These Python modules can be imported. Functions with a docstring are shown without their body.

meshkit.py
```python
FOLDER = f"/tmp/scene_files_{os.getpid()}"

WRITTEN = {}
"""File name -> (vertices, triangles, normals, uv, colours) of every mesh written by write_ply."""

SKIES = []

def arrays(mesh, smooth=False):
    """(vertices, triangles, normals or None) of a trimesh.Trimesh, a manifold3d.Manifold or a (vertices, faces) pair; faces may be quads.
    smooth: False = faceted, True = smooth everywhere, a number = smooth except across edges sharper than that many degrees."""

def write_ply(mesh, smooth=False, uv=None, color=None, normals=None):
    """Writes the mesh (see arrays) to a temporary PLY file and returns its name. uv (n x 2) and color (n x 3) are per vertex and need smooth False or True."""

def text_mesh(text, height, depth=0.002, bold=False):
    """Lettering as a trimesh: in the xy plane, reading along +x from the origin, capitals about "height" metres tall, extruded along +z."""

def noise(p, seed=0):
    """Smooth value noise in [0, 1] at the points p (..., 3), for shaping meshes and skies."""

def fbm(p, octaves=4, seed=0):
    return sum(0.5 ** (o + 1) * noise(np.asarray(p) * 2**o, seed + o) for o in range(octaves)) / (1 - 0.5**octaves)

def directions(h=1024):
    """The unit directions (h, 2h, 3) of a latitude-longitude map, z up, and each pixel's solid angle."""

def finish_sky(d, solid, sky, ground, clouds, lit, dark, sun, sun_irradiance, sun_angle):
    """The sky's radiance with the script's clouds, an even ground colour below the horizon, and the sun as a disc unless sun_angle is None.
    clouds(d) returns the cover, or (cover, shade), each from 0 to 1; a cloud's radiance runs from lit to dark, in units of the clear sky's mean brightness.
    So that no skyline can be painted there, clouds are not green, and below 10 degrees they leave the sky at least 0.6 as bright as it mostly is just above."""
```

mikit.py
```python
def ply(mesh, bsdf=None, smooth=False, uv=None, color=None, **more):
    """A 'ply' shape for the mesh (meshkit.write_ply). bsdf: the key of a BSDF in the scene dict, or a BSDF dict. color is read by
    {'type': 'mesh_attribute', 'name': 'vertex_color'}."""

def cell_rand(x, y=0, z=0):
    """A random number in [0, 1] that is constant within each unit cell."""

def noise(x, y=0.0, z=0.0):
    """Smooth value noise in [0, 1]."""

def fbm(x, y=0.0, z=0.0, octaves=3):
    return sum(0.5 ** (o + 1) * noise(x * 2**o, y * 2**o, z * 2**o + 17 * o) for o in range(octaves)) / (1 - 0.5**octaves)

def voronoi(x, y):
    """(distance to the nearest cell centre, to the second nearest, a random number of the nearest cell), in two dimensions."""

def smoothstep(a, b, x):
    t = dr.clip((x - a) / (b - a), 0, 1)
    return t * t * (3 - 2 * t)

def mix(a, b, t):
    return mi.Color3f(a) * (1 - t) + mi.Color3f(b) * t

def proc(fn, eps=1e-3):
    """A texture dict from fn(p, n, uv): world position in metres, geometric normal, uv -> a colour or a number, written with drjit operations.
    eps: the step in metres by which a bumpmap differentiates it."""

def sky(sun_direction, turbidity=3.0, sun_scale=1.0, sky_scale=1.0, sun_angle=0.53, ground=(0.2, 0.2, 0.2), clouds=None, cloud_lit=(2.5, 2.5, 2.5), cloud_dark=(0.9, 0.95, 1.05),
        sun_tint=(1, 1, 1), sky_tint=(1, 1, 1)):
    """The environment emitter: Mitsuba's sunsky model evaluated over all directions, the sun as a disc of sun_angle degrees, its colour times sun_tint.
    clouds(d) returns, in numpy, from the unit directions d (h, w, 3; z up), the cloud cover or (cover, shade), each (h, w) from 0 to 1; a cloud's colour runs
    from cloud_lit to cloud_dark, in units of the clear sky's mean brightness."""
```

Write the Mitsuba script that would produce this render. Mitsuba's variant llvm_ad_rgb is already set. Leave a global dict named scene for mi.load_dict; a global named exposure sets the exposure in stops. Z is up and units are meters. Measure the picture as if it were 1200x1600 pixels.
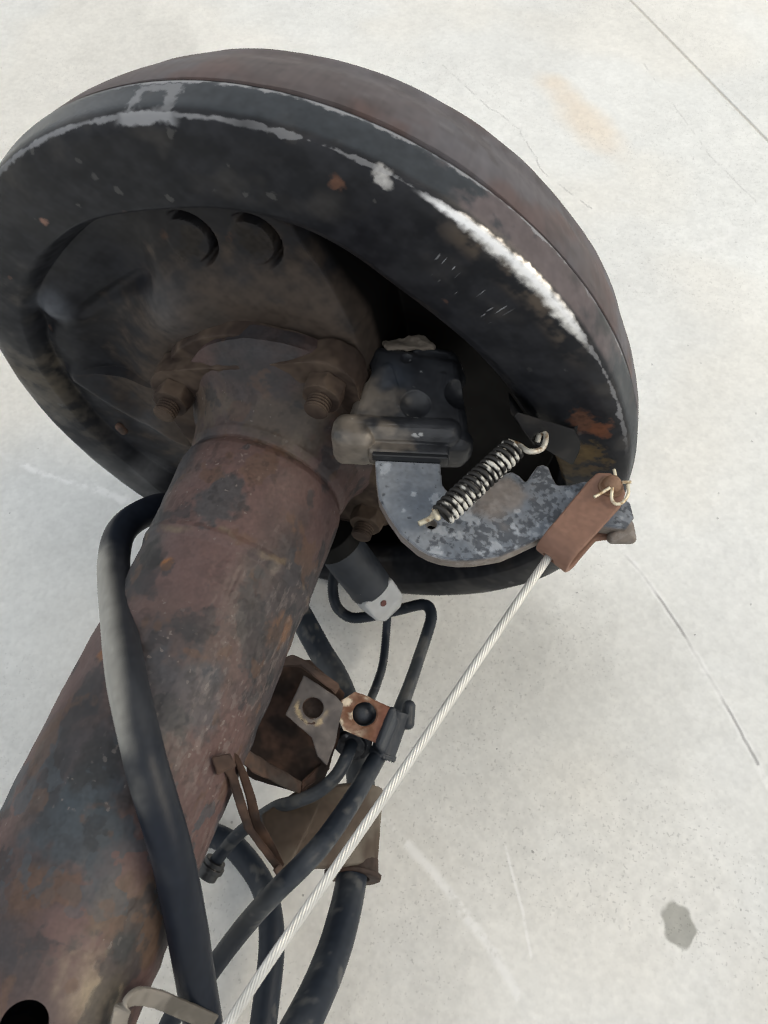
import math, numpy as np, trimesh, mitsuba as mi, drjit as dr, mikit, meshkit, manifold3d as m3
from mikit import noise, fbm, voronoi, smoothstep, mix, cell_rand
from shapely.geometry import Polygon, Point
T = mi.ScalarTransform4f
scene, labels = {'type': 'scene'}, {}

# ------------------------------------------------------------------ camera, light, exposure
CAM = np.array([.106, -.1935, .4355]); YAW, PITCH = -.3021, 1.0224
fwd = np.array([math.sin(YAW) * math.cos(PITCH), math.cos(YAW) * math.cos(PITCH), -math.sin(PITCH)])
scene['camera'] = {'type': 'thinlens', 'fov': 2 * math.degrees(math.atan(600 / 1200)), 'fov_axis': 'x', 'near_clip': .01, 'far_clip': 100.,
                   'aperture_radius': .0006, 'focus_distance': .31,
                   'to_world': T().look_at(CAM.tolist(), (CAM + fwd).tolist(), [0, 0, 1])}
scene['sky'] = mikit.sky((.80, .12, .62), turbidity=3, sun_scale=.28, sun_angle=32, clouds=lambda d: 1.0, cloud_lit=(2.42, 2.5, 2.55), sun_tint=(.94, 1., 1.08), ground=(.3, .3, .3))
exposure = 2.09

# ------------------------------------------------------------------ helpers
BAKED = {}                                           # material -> (colour function, finish): evaluated once per vertex of the fine meshes
def put(key, mesh, mat, smooth=False, label=None, cat=None, group=None, kind=None, **kw):
    base, n = key, 0
    if mat in BAKED:
        fn, mat = BAKED[mat]
        t = mesh if hasattr(mesh, 'vertices') else tri(mesh)
        if smooth is not True:
            t.merge_vertices(); t = trimesh.graph.smooth_shade(t, angle=math.radians(smooth or 30), facet_minarea=None)
        p, nn = (mi.Point3f(np.ascontiguousarray(np.asarray(a, np.float32).T)) for a in (t.vertices, t.vertex_normals))
        c = np.array(mi.Color3f(fn(p, nn, None))).T
        kw['color'] = np.clip(np.broadcast_to(c, (len(t.vertices), 3)), 0, 1); mesh, smooth = t, True
    while key in scene:
        n += 1; key = f'{base}_{n:03d}'
    scene[key] = mikit.ply(mesh, mat, smooth=smooth, **kw)
    d = {k: v for k, v in dict(label=label, category=cat, group=group, kind=kind).items() if v}
    if d: labels[key] = d
    return key

def thing(key, label, cat, group=None):
    labels[key] = {'label': label, 'category': cat, **({'group': group} if group else {})}
    return key

def srgb(r, g, b, k=1.0):
    c = np.array([r, g, b]) / 255
    c = np.where(c < .04045, c / 12.92, ((c + .055) / 1.055) ** 2.4) * k
    return [float(x) for x in c]

def spline(P, n):
    """Catmull-Rom through the points (rows may carry extra columns), n samples per span."""
    P = np.asarray(P, float); Q = np.vstack([2 * P[0] - P[1], P, 2 * P[-1] - P[-2]])
    out = []
    for i in range(1, len(Q) - 2):
        p0, p1, p2, p3 = Q[i - 1:i + 3]
        for t in np.arange(n) / n:
            out.append(.5 * (2 * p1 + (p2 - p0) * t + (2 * p0 - 5 * p1 + 4 * p2 - p3) * t * t + (3 * p1 - p0 - 3 * p2 + p3) * t ** 3))
    out.append(P[-1])
    return np.array(out)

def frames(p):
    t = np.gradient(p, axis=0); t /= np.linalg.norm(t, axis=1, keepdims=True)
    a = np.cross(t[0], [0, 0, 1.]) if abs(t[0][2]) < .9 else np.cross(t[0], [1., 0, 0])
    a /= np.linalg.norm(a); A = [a]
    for k in range(1, len(p)):
        a = a - t[k] * (a @ t[k]); a /= np.linalg.norm(a); A.append(a)
    A = np.array(A); return t, A, np.cross(t, A)

def sweep(p, r, sides=20, caps=True, wob=0.0, seed=0):
    p = np.asarray(p, float); t, a, b = frames(p); r = np.broadcast_to(r, (len(p),))
    ang = np.arange(sides) * 2 * np.pi / sides
    v = p[:, None] + r[:, None, None] * (np.cos(ang)[None, :, None] * a[:, None] + np.sin(ang)[None, :, None] * b[:, None])
    if wob:
        nrm = (v - p[:, None]) / r[:, None, None]
        v = v + nrm * (meshkit.fbm(v * 60, 3, seed)[..., None] - .5) * wob
    v = v.reshape(-1, 3); n = len(p)
    i, j = np.meshgrid(np.arange(n - 1), np.arange(sides), indexing='ij')
    q = np.stack([i * sides + j, i * sides + (j + 1) % sides, (i + 1) * sides + (j + 1) % sides, (i + 1) * sides + j], -1).reshape(-1, 4)
    f = np.vstack([q[:, [0, 1, 2]], q[:, [0, 2, 3]]])
    if caps:
        v = np.vstack([v, p[:1], p[-1:]]); k = np.arange(sides); k2 = (k + 1) % sides
        f = np.vstack([f, np.stack([np.full(sides, n * sides), k2, k], -1), np.stack([np.full(sides, n * sides + 1), (n - 1) * sides + k, (n - 1) * sides + k2], -1)])
    return trimesh.Trimesh(v, f, process=False)

def revolve_y(prof, n=256, closed=True, disp=0.0, freq=40, seed=0, cx=0.0):
    """Profile of (radius, y) turned about the axle's axis."""
    prof = np.asarray(prof, float); ang = np.arange(n) * 2 * np.pi / n
    m = len(prof)
    v = np.stack([prof[:, 0][:, None] * np.cos(ang) + cx, np.broadcast_to(prof[:, 1][:, None], (m, n)), prof[:, 0][:, None] * np.sin(ang) + AZ], -1)
    if disp:
        rad = np.stack([np.cos(ang), 0 * ang, np.sin(ang)], -1)[None]
        v = v + rad * ((meshkit.fbm(v * freq, 4, seed) - .5) * disp)[..., None]
    i, j = np.meshgrid(np.arange(m if closed else m - 1), np.arange(n), indexing='ij')
    i2, j2 = (i + 1) % m, (j + 1) % n
    q = np.stack([i * n + j, i * n + j2, i2 * n + j2, i2 * n + j], -1).reshape(-1, 4)
    return trimesh.Trimesh(v.reshape(-1, 3), np.vstack([q[:, [0, 1, 2]], q[:, [0, 2, 3]]]), process=False)

def man(mesh):
    return m3.Manifold(m3.Mesh(np.asarray(mesh.vertices, np.float32), np.asarray(mesh.faces, np.uint32)))
def tri(m):
    q = m.to_mesh(); return trimesh.Trimesh(q.vert_properties[:, :3], q.tri_verts, process=False)
def ball(c, r, n=16): return m3.Manifold.sphere(r, n).translate([float(x) for x in c])
def hull(pts, r, n=16):
    rr = np.broadcast_to(r, (len(pts),)); return m3.Manifold.batch_hull([ball(p, float(q), n) for p, q in zip(pts, rr)])
def rod(a, b, r, n=20, r2=None):
    """A plain cylinder or cone from a to b."""
    a, b = np.asarray(a, float), np.asarray(b, float); d = b - a; L = np.linalg.norm(d); d /= L
    x = np.cross(d, [0, 0, 1.] if abs(d[2]) < .9 else [1., 0, 0]); x /= np.linalg.norm(x); y = np.cross(d, x)
    c = m3.Manifold.cylinder(L, r, r if r2 is None else r2, n)
    return c.transform(np.column_stack([x, y, d, a]).astype(np.float32))
def finish(m, length=.002, it=6, disp=0.0, freq=150, seed=0):
    """Refined, smoothed and slightly dented mesh of a manifold."""
    t = tri(m.refine_to_length(length * .5)); t.merge_vertices()
    if it:
        o = np.array(t.vertices); trimesh.smoothing.filter_taubin(t, lamb=.5, nu=.52, iterations=it * 3)
        w = np.array(t.vertices); bad = ~(np.linalg.norm(w - o, axis=1) < length * 1.2); w[bad] = o[bad]; t.vertices = w
    if disp: t.vertices = t.vertices + t.vertex_normals * ((meshkit.fbm(t.vertices * freq, 3, seed) - .5) * disp)[:, None]
    return t

def prism(pts, vec, holes=(), bevel=.0004, grow=0.0):
    """A plate: the outline (3D points, about coplanar) extruded along vec, with round holes (centre, radius, stretch along u) and worn edges."""
    P = np.asarray(pts, float); c = P.mean(0); _, _, Vt = np.linalg.svd(P - c); u, w, n = Vt
    vec = np.asarray(vec, float); h = float(vec @ n)
    if h < 0: n, w, h = -n, -w, -h
    L = Polygon([((p - c) @ u, (p - c) @ w) for p in P]).buffer(0)
    L = L.buffer(grow - bevel).buffer(bevel, join_style=1)
    for hc, hr, *ax in holes:
        hc = np.asarray(hc, float); s = ax[0] if ax else 1.0
        g = Point(0, 0).buffer(hr, 20)
        from shapely import affinity
        g = affinity.translate(affinity.scale(g, s, 1), (hc - c) @ u, (hc - c) @ w)
        L = L.difference(g)
    L = max(getattr(L, 'geoms', [L]), key=lambda g: g.area)
    def cs(g): return m3.CrossSection([np.array(r.coords)[:-1].tolist() for r in [g.exterior, *g.interiors]], m3.FillRule.EvenOdd)
    b = min(bevel, h * .3); inner = L.buffer(-b)
    inner = max(getattr(inner, 'geoms', [inner]), key=lambda g: g.area)
    m = cs(L).extrude(h - 2 * b).translate([0, 0, b]) + cs(inner).extrude(h)
    sh = vec / h
    return m.transform(np.column_stack([u, w, sh, c]).astype(np.float32))

def poly_dist(p, pts):
    """Distance on the floor from p to a polyline."""
    best = mi.Float(9)
    for (ax, ay), (bx, by) in zip(pts[:-1], pts[1:]):
        dx, dy = bx - ax, by - ay; L2 = dx * dx + dy * dy
        t = dr.clip(((p.x - ax) * dx + (p.y - ay) * dy) / L2, 0, 1)
        best = dr.minimum(best, dr.sqrt(dr.square(p.x - ax - dx * t) + dr.square(p.y - ay - dy * t)))
    return best
def spot(p, c, r, soft=.5, amp=.6, fr=120., field=None):
    """1 near c, 0 beyond r, with a ragged border."""
    d = dr.sqrt(dr.square(p.x - c[0]) + dr.square(p.y - c[1]) + dr.square(p.z - c[2])) / r
    d = d + ((fbm(p.x * fr, p.y * fr, p.z * fr, 4) if field is None else field) - .5) * 2 * amp
    return 1 - smoothstep(1 - soft, 1 + soft * .2, d)

AZ = .152                                            # height of the axle's axis; the backing plate stands on the floor

# ------------------------------------------------------------------ materials
def mat(key, color, rough=.5, spec=.5, bump=None, bscale=1.0, eps=.0004, **kw):
    if callable(color):                              # colour baked per vertex; one finish is shared by all materials of the same gloss
        fin = 'finish_' + '_'.join(str(x).replace('.', '') for x in (rough, spec, *kw.values()))
        BAKED[key] = (color, fin)
        if fin in scene: return
        key, color = fin, {'type': 'mesh_attribute', 'name': 'vertex_color'}
    b = {'type': 'principled', 'base_color': color if isinstance(color, dict) else {'type': 'rgb', 'value': list(color)},
         'roughness': rough, 'specular': spec, **kw}
    if bump is not None: b = {'type': 'bumpmap', 'arbitrary': mikit.proc(bump, eps=eps), 'scale': bscale, 'bsdf': b}
    scene[key] = {'type': 'twosided', 'bsdf': b}

def concrete(p, n, uv):
    big = fbm(p.x * 3.1 + 5, p.y * 3.1, 0, 4); mid = fbm(p.x * 14, p.y * 14, 3, 4); fine = fbm(p.x * 420, p.y * 420, 0, 3)
    c = mix((.705, .712, .695), (.66, .665, .65), smoothstep(.35, .65, big))
    grain = fbm(p.x * 130 + 2, p.y * 130, 6, 4)
    c = c * (1 + (mid - .5) * .16) * (1 + (fine - .5) * .16) * (1 + (grain - .5) * .12)
    painted_shadow = 1 - smoothstep(-.02, .03, p.x - .150 + (fbm(p.x * 11 + 3, p.y * 11 - 7, 1, 4) - .5) * .12 + dr.maximum(p.y, 0) * .9)  # photographer's soft shadow painted into the concrete colour, with a mottled edge
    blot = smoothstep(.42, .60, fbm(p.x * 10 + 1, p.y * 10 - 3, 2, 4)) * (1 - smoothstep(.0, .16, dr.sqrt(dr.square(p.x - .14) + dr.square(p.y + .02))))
    c = c * (1 - .10 * painted_shadow) * (1 - .15 * blot) * mix((1, 1, 1), (1, .985, .96), blot)
    warm = smoothstep(.40, .65, fbm(p.x * 7 + 11, p.y * 7, 5, 3))
    c = c * mix((1, 1, 1), (1.008, .988, .962), warm)
    # dark pores, gathered in patches, and single specks
    pores = smoothstep(.72, .84, fbm(p.x * 800, p.y * 800, 8, 2)) * smoothstep(.45, .62, fbm(p.x * 9, p.y * 9, 9, 3))
    f2, _, w2 = voronoi(p.x * 38 + 7, p.y * 38)
    specks = (1 - smoothstep(.008, .030, f2 + (noise(p.x * 900, p.y * 900) - .5) * .035)) * smoothstep(.80, .90, w2)
    c = c * (1 - .20 * pores) * (1 - .5 * specks)
    j = (fbm(p.x * 70, p.y * 70, 2, 3) - .5) + (grain - .5) * .35
    br = noise(p.x * 260, p.y * 260)
    def line(pts, w, amp=.008):
        return poly_dist(mi.Point3f(p.x + j * amp, p.y - j * amp, p.z), pts) / w
    gaps = smoothstep(.36, .58, fbm(p.x * 75, p.y * 75, 4, 4) + (fine - .5) * .35)
    white = (1 - smoothstep(.1, 1., line(L1, .0042))) * (.25 + .75 * gaps)
    white = dr.maximum(white, (1 - smoothstep(.1, 1., line(L2, .0042))) * (.10 + .75 * gaps))
    white = dr.maximum(white, (1 - smoothstep(.1, 1., line(L3, .0013, .002))) * gaps * .8)
    white = dr.maximum(white, (1 - smoothstep(.2, 1., line(L4, .0034))) * (.35 + .5 * gaps))
    white = dr.maximum(white, (1 - smoothstep(.1, 1., line(W6, .007, .02))) * .45 * gaps)
    white = dr.maximum(white, (1 - smoothstep(.1, 1., line(W5, .004, .01))) * .4 * gaps)
    c = mix(c, (.80, .80, .79), dr.clip(white, 0, 1) * .65)
    crack = (1 - smoothstep(.1, 1., line(CRK, .0016, .010))) * (.25 + .75 * smoothstep(.35, .6, fbm(p.x * 50 + 5, p.y * 50, 1, 3))) * .75
    crack = dr.maximum(crack, (1 - smoothstep(.3, 1., line(CR2, .0009, .02))) * .55 * gaps)
    crack = dr.maximum(crack, (1 - smoothstep(.2, 1., line(CR3, .0010, .012))) * .35 * gaps)
    c = c * (1 - .6 * dr.clip(crack, 0, 1))
    # rust-coloured smear, drop of oil
    a, b = (p.x - .071) * .735 - (p.y - .555) * .678, (p.x - .071) * .678 + (p.y - .555) * .735
    sm = 1 - smoothstep(.25, 1.05, dr.sqrt(dr.square(a / .085) + dr.square((b + a * .12) / .03)) + (fbm(p.x * 25, p.y * 25, 6, 3) - .5) * .7)
    c = c * mix((1, 1, 1), (1.0, .91, .82), sm)
    e = dr.sqrt(dr.square(((p.x - .2396) * .96 + (p.y + .1281) * .28) / .0078) + dr.square(((p.y + .1281) * .96 - (p.x - .2396) * .28) / .0108))
    st = (1 - smoothstep(.80, 1.02, e + (fbm(p.x * 90, p.y * 90, 0, 2) - .5) * .9 + (grain - .5) * .3)) * (.78 + .3 * mid)
    return c * mix((1, 1, 1), (.50, .50, .48), st)
L1 = [(-.244, .0282), (-.2099, .0218), (-.174, .0192), (-.1377, .0187), (-.1112, .0175)]
L2 = [(.0812, -.1198), (.1215, -.1438), (.1494, -.1621), (.177, -.1868), (.2, -.22)]
L3 = [(.1491, -.1176), (.1631, -.143), (.1719, -.1623)]
L4 = [(.1608, .1023), (.1996, .0623), (.2245, .0338), (.2438, .0082), (.2599, -.0143), (.2789, -.0433)]
CRK = [(.185, .075), (.1996, .0623), (.2245, .0338), (.2438, .0082), (.2599, -.0143), (.272, -.033)]
CR2 = [(-.0776, .5956), (-.0163, .5369), (.0215, .5098), (.0582, .4492), (.11, .41)]
CR3 = [(.12, .66), (.2, .52), (.28, .42)]
W5 = [(.0366, .4674), (.0994, .4475), (.1541, .4226)]
W6 = [(.2305, .42), (.2047, .3781)]
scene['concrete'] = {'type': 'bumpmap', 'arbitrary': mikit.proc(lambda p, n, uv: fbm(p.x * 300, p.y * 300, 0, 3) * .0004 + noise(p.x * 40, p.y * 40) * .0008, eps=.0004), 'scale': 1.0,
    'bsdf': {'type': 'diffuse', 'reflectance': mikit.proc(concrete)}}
mat('joint_dust', srgb(186, 182, 174), rough=.9, spec=.2)

def rust_layers(p, f=1.0):
    a = fbm(p.x * 34 * f, p.y * 34 * f, p.z * 34 * f, 4); b = fbm(p.x * 95 * f + 9, p.y * 95 * f, p.z * 95 * f, 4); d = fbm(p.x * 420 * f, p.y * 420 * f, p.z * 420 * f, 3)
    c = mix((.058, .041, .041), (.105, .068, .060), smoothstep(.35, .65, a))
    c = mix(c, (.036, .034, .038), smoothstep(.52, .72, b) * .75)
    return c * (.72 + .56 * d), a, b, d

SP = dict(blue=((.0033, -.1834, .1872), .017), blue2=((.006, -.1727, .1869), .011), or1=((.001, -.2015, .1874), .009), or2=((.0305, -.1989, .1699), .016),
          blk=((-.0183, -.0902, .1823), .008), or3=((-.0082, -.0927, .1864), .003), or4=((.0334, -.0973, .1638), .0085), pale=((.0256, -.0781, .1765), .004), dusty=((.0265, -.2215, .1755), .012),
          blue3=((-.0016, -.0622, .1874), .011), grn=((.0288, -.2085, .1726), .005), grey=((.0146, -.1373, .1843), .018), or5=((-.0157, -.130, .1837), .004), blk2=((.0015, -.1641, .1874), .010), neck=((.012, -.012, .186), .020), neck2=((-.024, -.012, .176), .018))
def tube_col(p, n, uv):
    c, a, b, d = rust_layers(p)
    big = fbm(p.x * 24 + 4, p.y * 24, p.z * 24, 3)
    c = mix(c, (.155, .088, .082), smoothstep(.42, .62, big) * .7)
    c = mix(c, (.040, .046, .058), smoothstep(.50, .36, big + (b - .5) * .3) * .6)
    for k, col, w in (('grey', (.062, .068, .082), .7), ('blue', (.045, .060, .075), .9), ('blue2', (.04, .055, .07), .8), ('blk2', (.03, .03, .032), .8), ('or1', (.12, .066, .042), .7), ('or2', (.12, .076, .048), .75),
                      ('blue3', (.050, .056, .063), .8), ('blk', (.012, .012, .014), .95), ('or3', (.28, .11, .03), .95), ('or5', (.27, .11, .04), .9), ('or4', (.20, .105, .06), .9),
                      ('grn', (.05, .055, .05), .8), ('neck', (.115, .085, .062), .7), ('neck2', (.15, .112, .08), .7)):
        c = mix(c, mi.Color3f(col) * (.75 + .5 * d), spot(p, *SP[k], soft=.45, amp=1.25, field=b * .75 + d * .25) * w)
    c = mix(c, mi.Color3f(.36, .29, .20) * (.7 + .6 * d), spot(p, *SP['dusty'], soft=.8, amp=1.1, field=b) * .85)
    c = mix(c, mi.Color3f(.40, .33, .27), spot(p, *SP['pale'], soft=.6, amp=1.0, field=b) * .8)
    # the weld line, with pale scale beside it
    wy = p.y + .0772 + (fbm(p.x * 90, 0, p.z * 90, 3) - .5) * .012
    c = mix(c, (.17, .125, .085), (1 - smoothstep(.0004, .0022, dr.abs(wy))) * smoothstep(.4, .6, b) * .8)
    # flaking scale on the right-hand flank: pale lengthwise flecks
    fl = smoothstep(.58, .70, fbm(p.x * 420, p.y * 230, p.z * 420, 4) + (a - .5) * .35) * smoothstep(.010, .026, p.x) * smoothstep(.205, .14, -p.y) * smoothstep(.05, .075, -p.y)
    c = mix(c, (.26, .215, .20), fl * .34)
    fk = smoothstep(.74, .80, fbm(p.x * 620, p.y * 620, p.z * 620, 2)) * smoothstep(.50, .65, a)
    c = mix(c, (.34, .29, .26), fk * .4)
    h = fbm(p.x * 70 + 7, p.y * 70, p.z * 70, 5); g9 = fbm(p.x * 900, p.y * 900, p.z * 900, 2)
    c = mix(c, (.024, .027, .033), smoothstep(.555, .640, h + (g9 - .5) * .10 + (d - .5) * .12) * .68)
    c = mix(c, (.055, .070, .086), smoothstep(.555, .585, fbm(p.x * 110, p.y * 110, p.z * 110 + 3, 5) + (d - .5) * .10) * smoothstep(.038, .012, dr.abs(p.y + .182)) * .7)
    c = mix(c, (.125, .068, .042), smoothstep(.600, .670, fbm(p.x * 95 + 13, p.y * 95, p.z * 95, 5) + (d - .5) * .10) * .55)
    c = c * (.80 + .40 * g9)
    pit = smoothstep(.56, .70, fbm(p.x * 240 + 3, p.y * 240, p.z * 240, 3))
    c = c * (1 - .30 * pit * smoothstep(.40, .60, a))
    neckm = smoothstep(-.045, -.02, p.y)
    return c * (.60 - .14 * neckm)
def tube_bump(p, n, uv):
    fl = fbm(p.x * 190, p.y * 75, p.z * 190, 4)
    return fbm(p.x * 130, p.y * 130, p.z * 130, 4) * .0016 + smoothstep(.5, .7, fl) * .0005 * smoothstep(.0, .02, p.x) + fbm(p.x * 600, p.y * 600, p.z * 600, 2) * .0003
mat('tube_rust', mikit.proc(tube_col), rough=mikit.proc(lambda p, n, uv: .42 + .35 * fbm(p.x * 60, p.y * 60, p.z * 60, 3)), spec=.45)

def drum_col(p, n, uv):
    x, z = p.x, p.z - AZ; th = dr.atan2(z, x); r = dr.sqrt(x * x + z * z)
    st = fbm(th * 120, p.y * 30, 0, 3); a = fbm(p.x * 26, p.y * 26, p.z * 26, 4); d = fbm(p.x * 380, p.y * 380, p.z * 380, 3)
    c = mix((.082, .060, .058), (.100, .094, .106), smoothstep(.35, .7, a + (th - 1.35) * -.28))
    c = mix(c, (.105, .055, .045), smoothstep(.55, .75, fbm(p.x * 50 + 3, p.y * 50, p.z * 50, 3)) * .6)
    c = mix(c, (.050, .036, .034), smoothstep(.52, .66, fbm(p.x * 110, p.y * 110, p.z * 110, 4)) * .5)
    c = c * (.62 + .3 * st + .5 * d)
    f, _, w = voronoi(th * 24, p.y * 160)
    return mix(c, (.22, .21, .22), smoothstep(.60, .80, fbm(p.x * 90, p.y * 200, p.z * 90, 4)) * .30) * .66
mat('drum_rust', drum_col, rough=.55, spec=.4)

def polar(p):
    x, z = p.x, p.z - AZ; return dr.sqrt(x * x + z * z), dr.atan2(z, x) * (180 / math.pi)
def plate_masks(p):
    r, th = polar(p); w = fbm(p.x * 150, p.y * 150, p.z * 150, 4) - .5; w2 = fbm(p.x * 520, p.y * 520, p.z * 520, 3) - .5
    rim = 1 - dr.abs(r - .1497) / .0042
    hot = smoothstep(36, 44, th) * (1 - smoothstep(64, 69, th))
    wide = (dr.abs(r - .1492) + dr.maximum(p.y - .0012, 0) * .9) / (.0005 + .0015 * smoothstep(37, 46, th) * (1 - smoothstep(56, 69, th)))
    ridge_hot = (1 - smoothstep(.0, 1.7, wide + w * .7 + w2 * 1.5)) * hot
    lv = fbm(th * .35, 0, 3, 3)
    scuff = (1 - smoothstep(.3, 1.2, (dr.abs(r - .1496) + dr.maximum(p.y - .0012, 0)) / (.0003 + .0010 * lv) + w * 2.2 + w2 * 1.6)) * smoothstep(86, 94, th) * (1 - smoothstep(118, 145, th)) * (.5 + .5 * lv)
    scuff = dr.maximum(scuff, (1 - smoothstep(.5, 1.1, (dr.abs(r - .1490) + dr.maximum(p.y - .0012, 0)) / .0020 + w * 1.2 + w2)) * smoothstep(97, 99, th) * (1 - smoothstep(105, 107, th)))
    thin = (1 - smoothstep(.4, 1.0, (dr.abs(r - .1497) + dr.maximum(p.y - .0014, 0)) / (.0003 + .0007 * lv) + w * 3.5 + w2 * 2.6)) * smoothstep(14, 26, th) * (1 - smoothstep(84, 94, th)) * .55
    # a scraped frame on the band and the worn edge towards the drum
    u, v = (th - 101.8) / 3.1, (p.y - .0075) / .0062
    q = dr.maximum(dr.abs(u), dr.abs(v)) + w * .9 + w2 * .5
    frame = smoothstep(.50, .72, q) * (1 - smoothstep(.95, 1.15, q)) * smoothstep(-.2, .0, w) * smoothstep(.146, .149, r)
    edge = smoothstep(.0140, .0152, p.y + w * .0050 + w2 * .0036 - .0012 * (1 - smoothstep(58, 70, th))) * smoothstep(20, 40, th) * (1 - smoothstep(104, 112, th)) * smoothstep(.149, .1495, r) * smoothstep(-.12, .05, w + .05)
    return r, th, w, w2, ridge_hot, dr.clip(dr.maximum(dr.maximum(scuff, thin), dr.maximum(frame * .55, edge * .8)), 0, 1)
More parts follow.
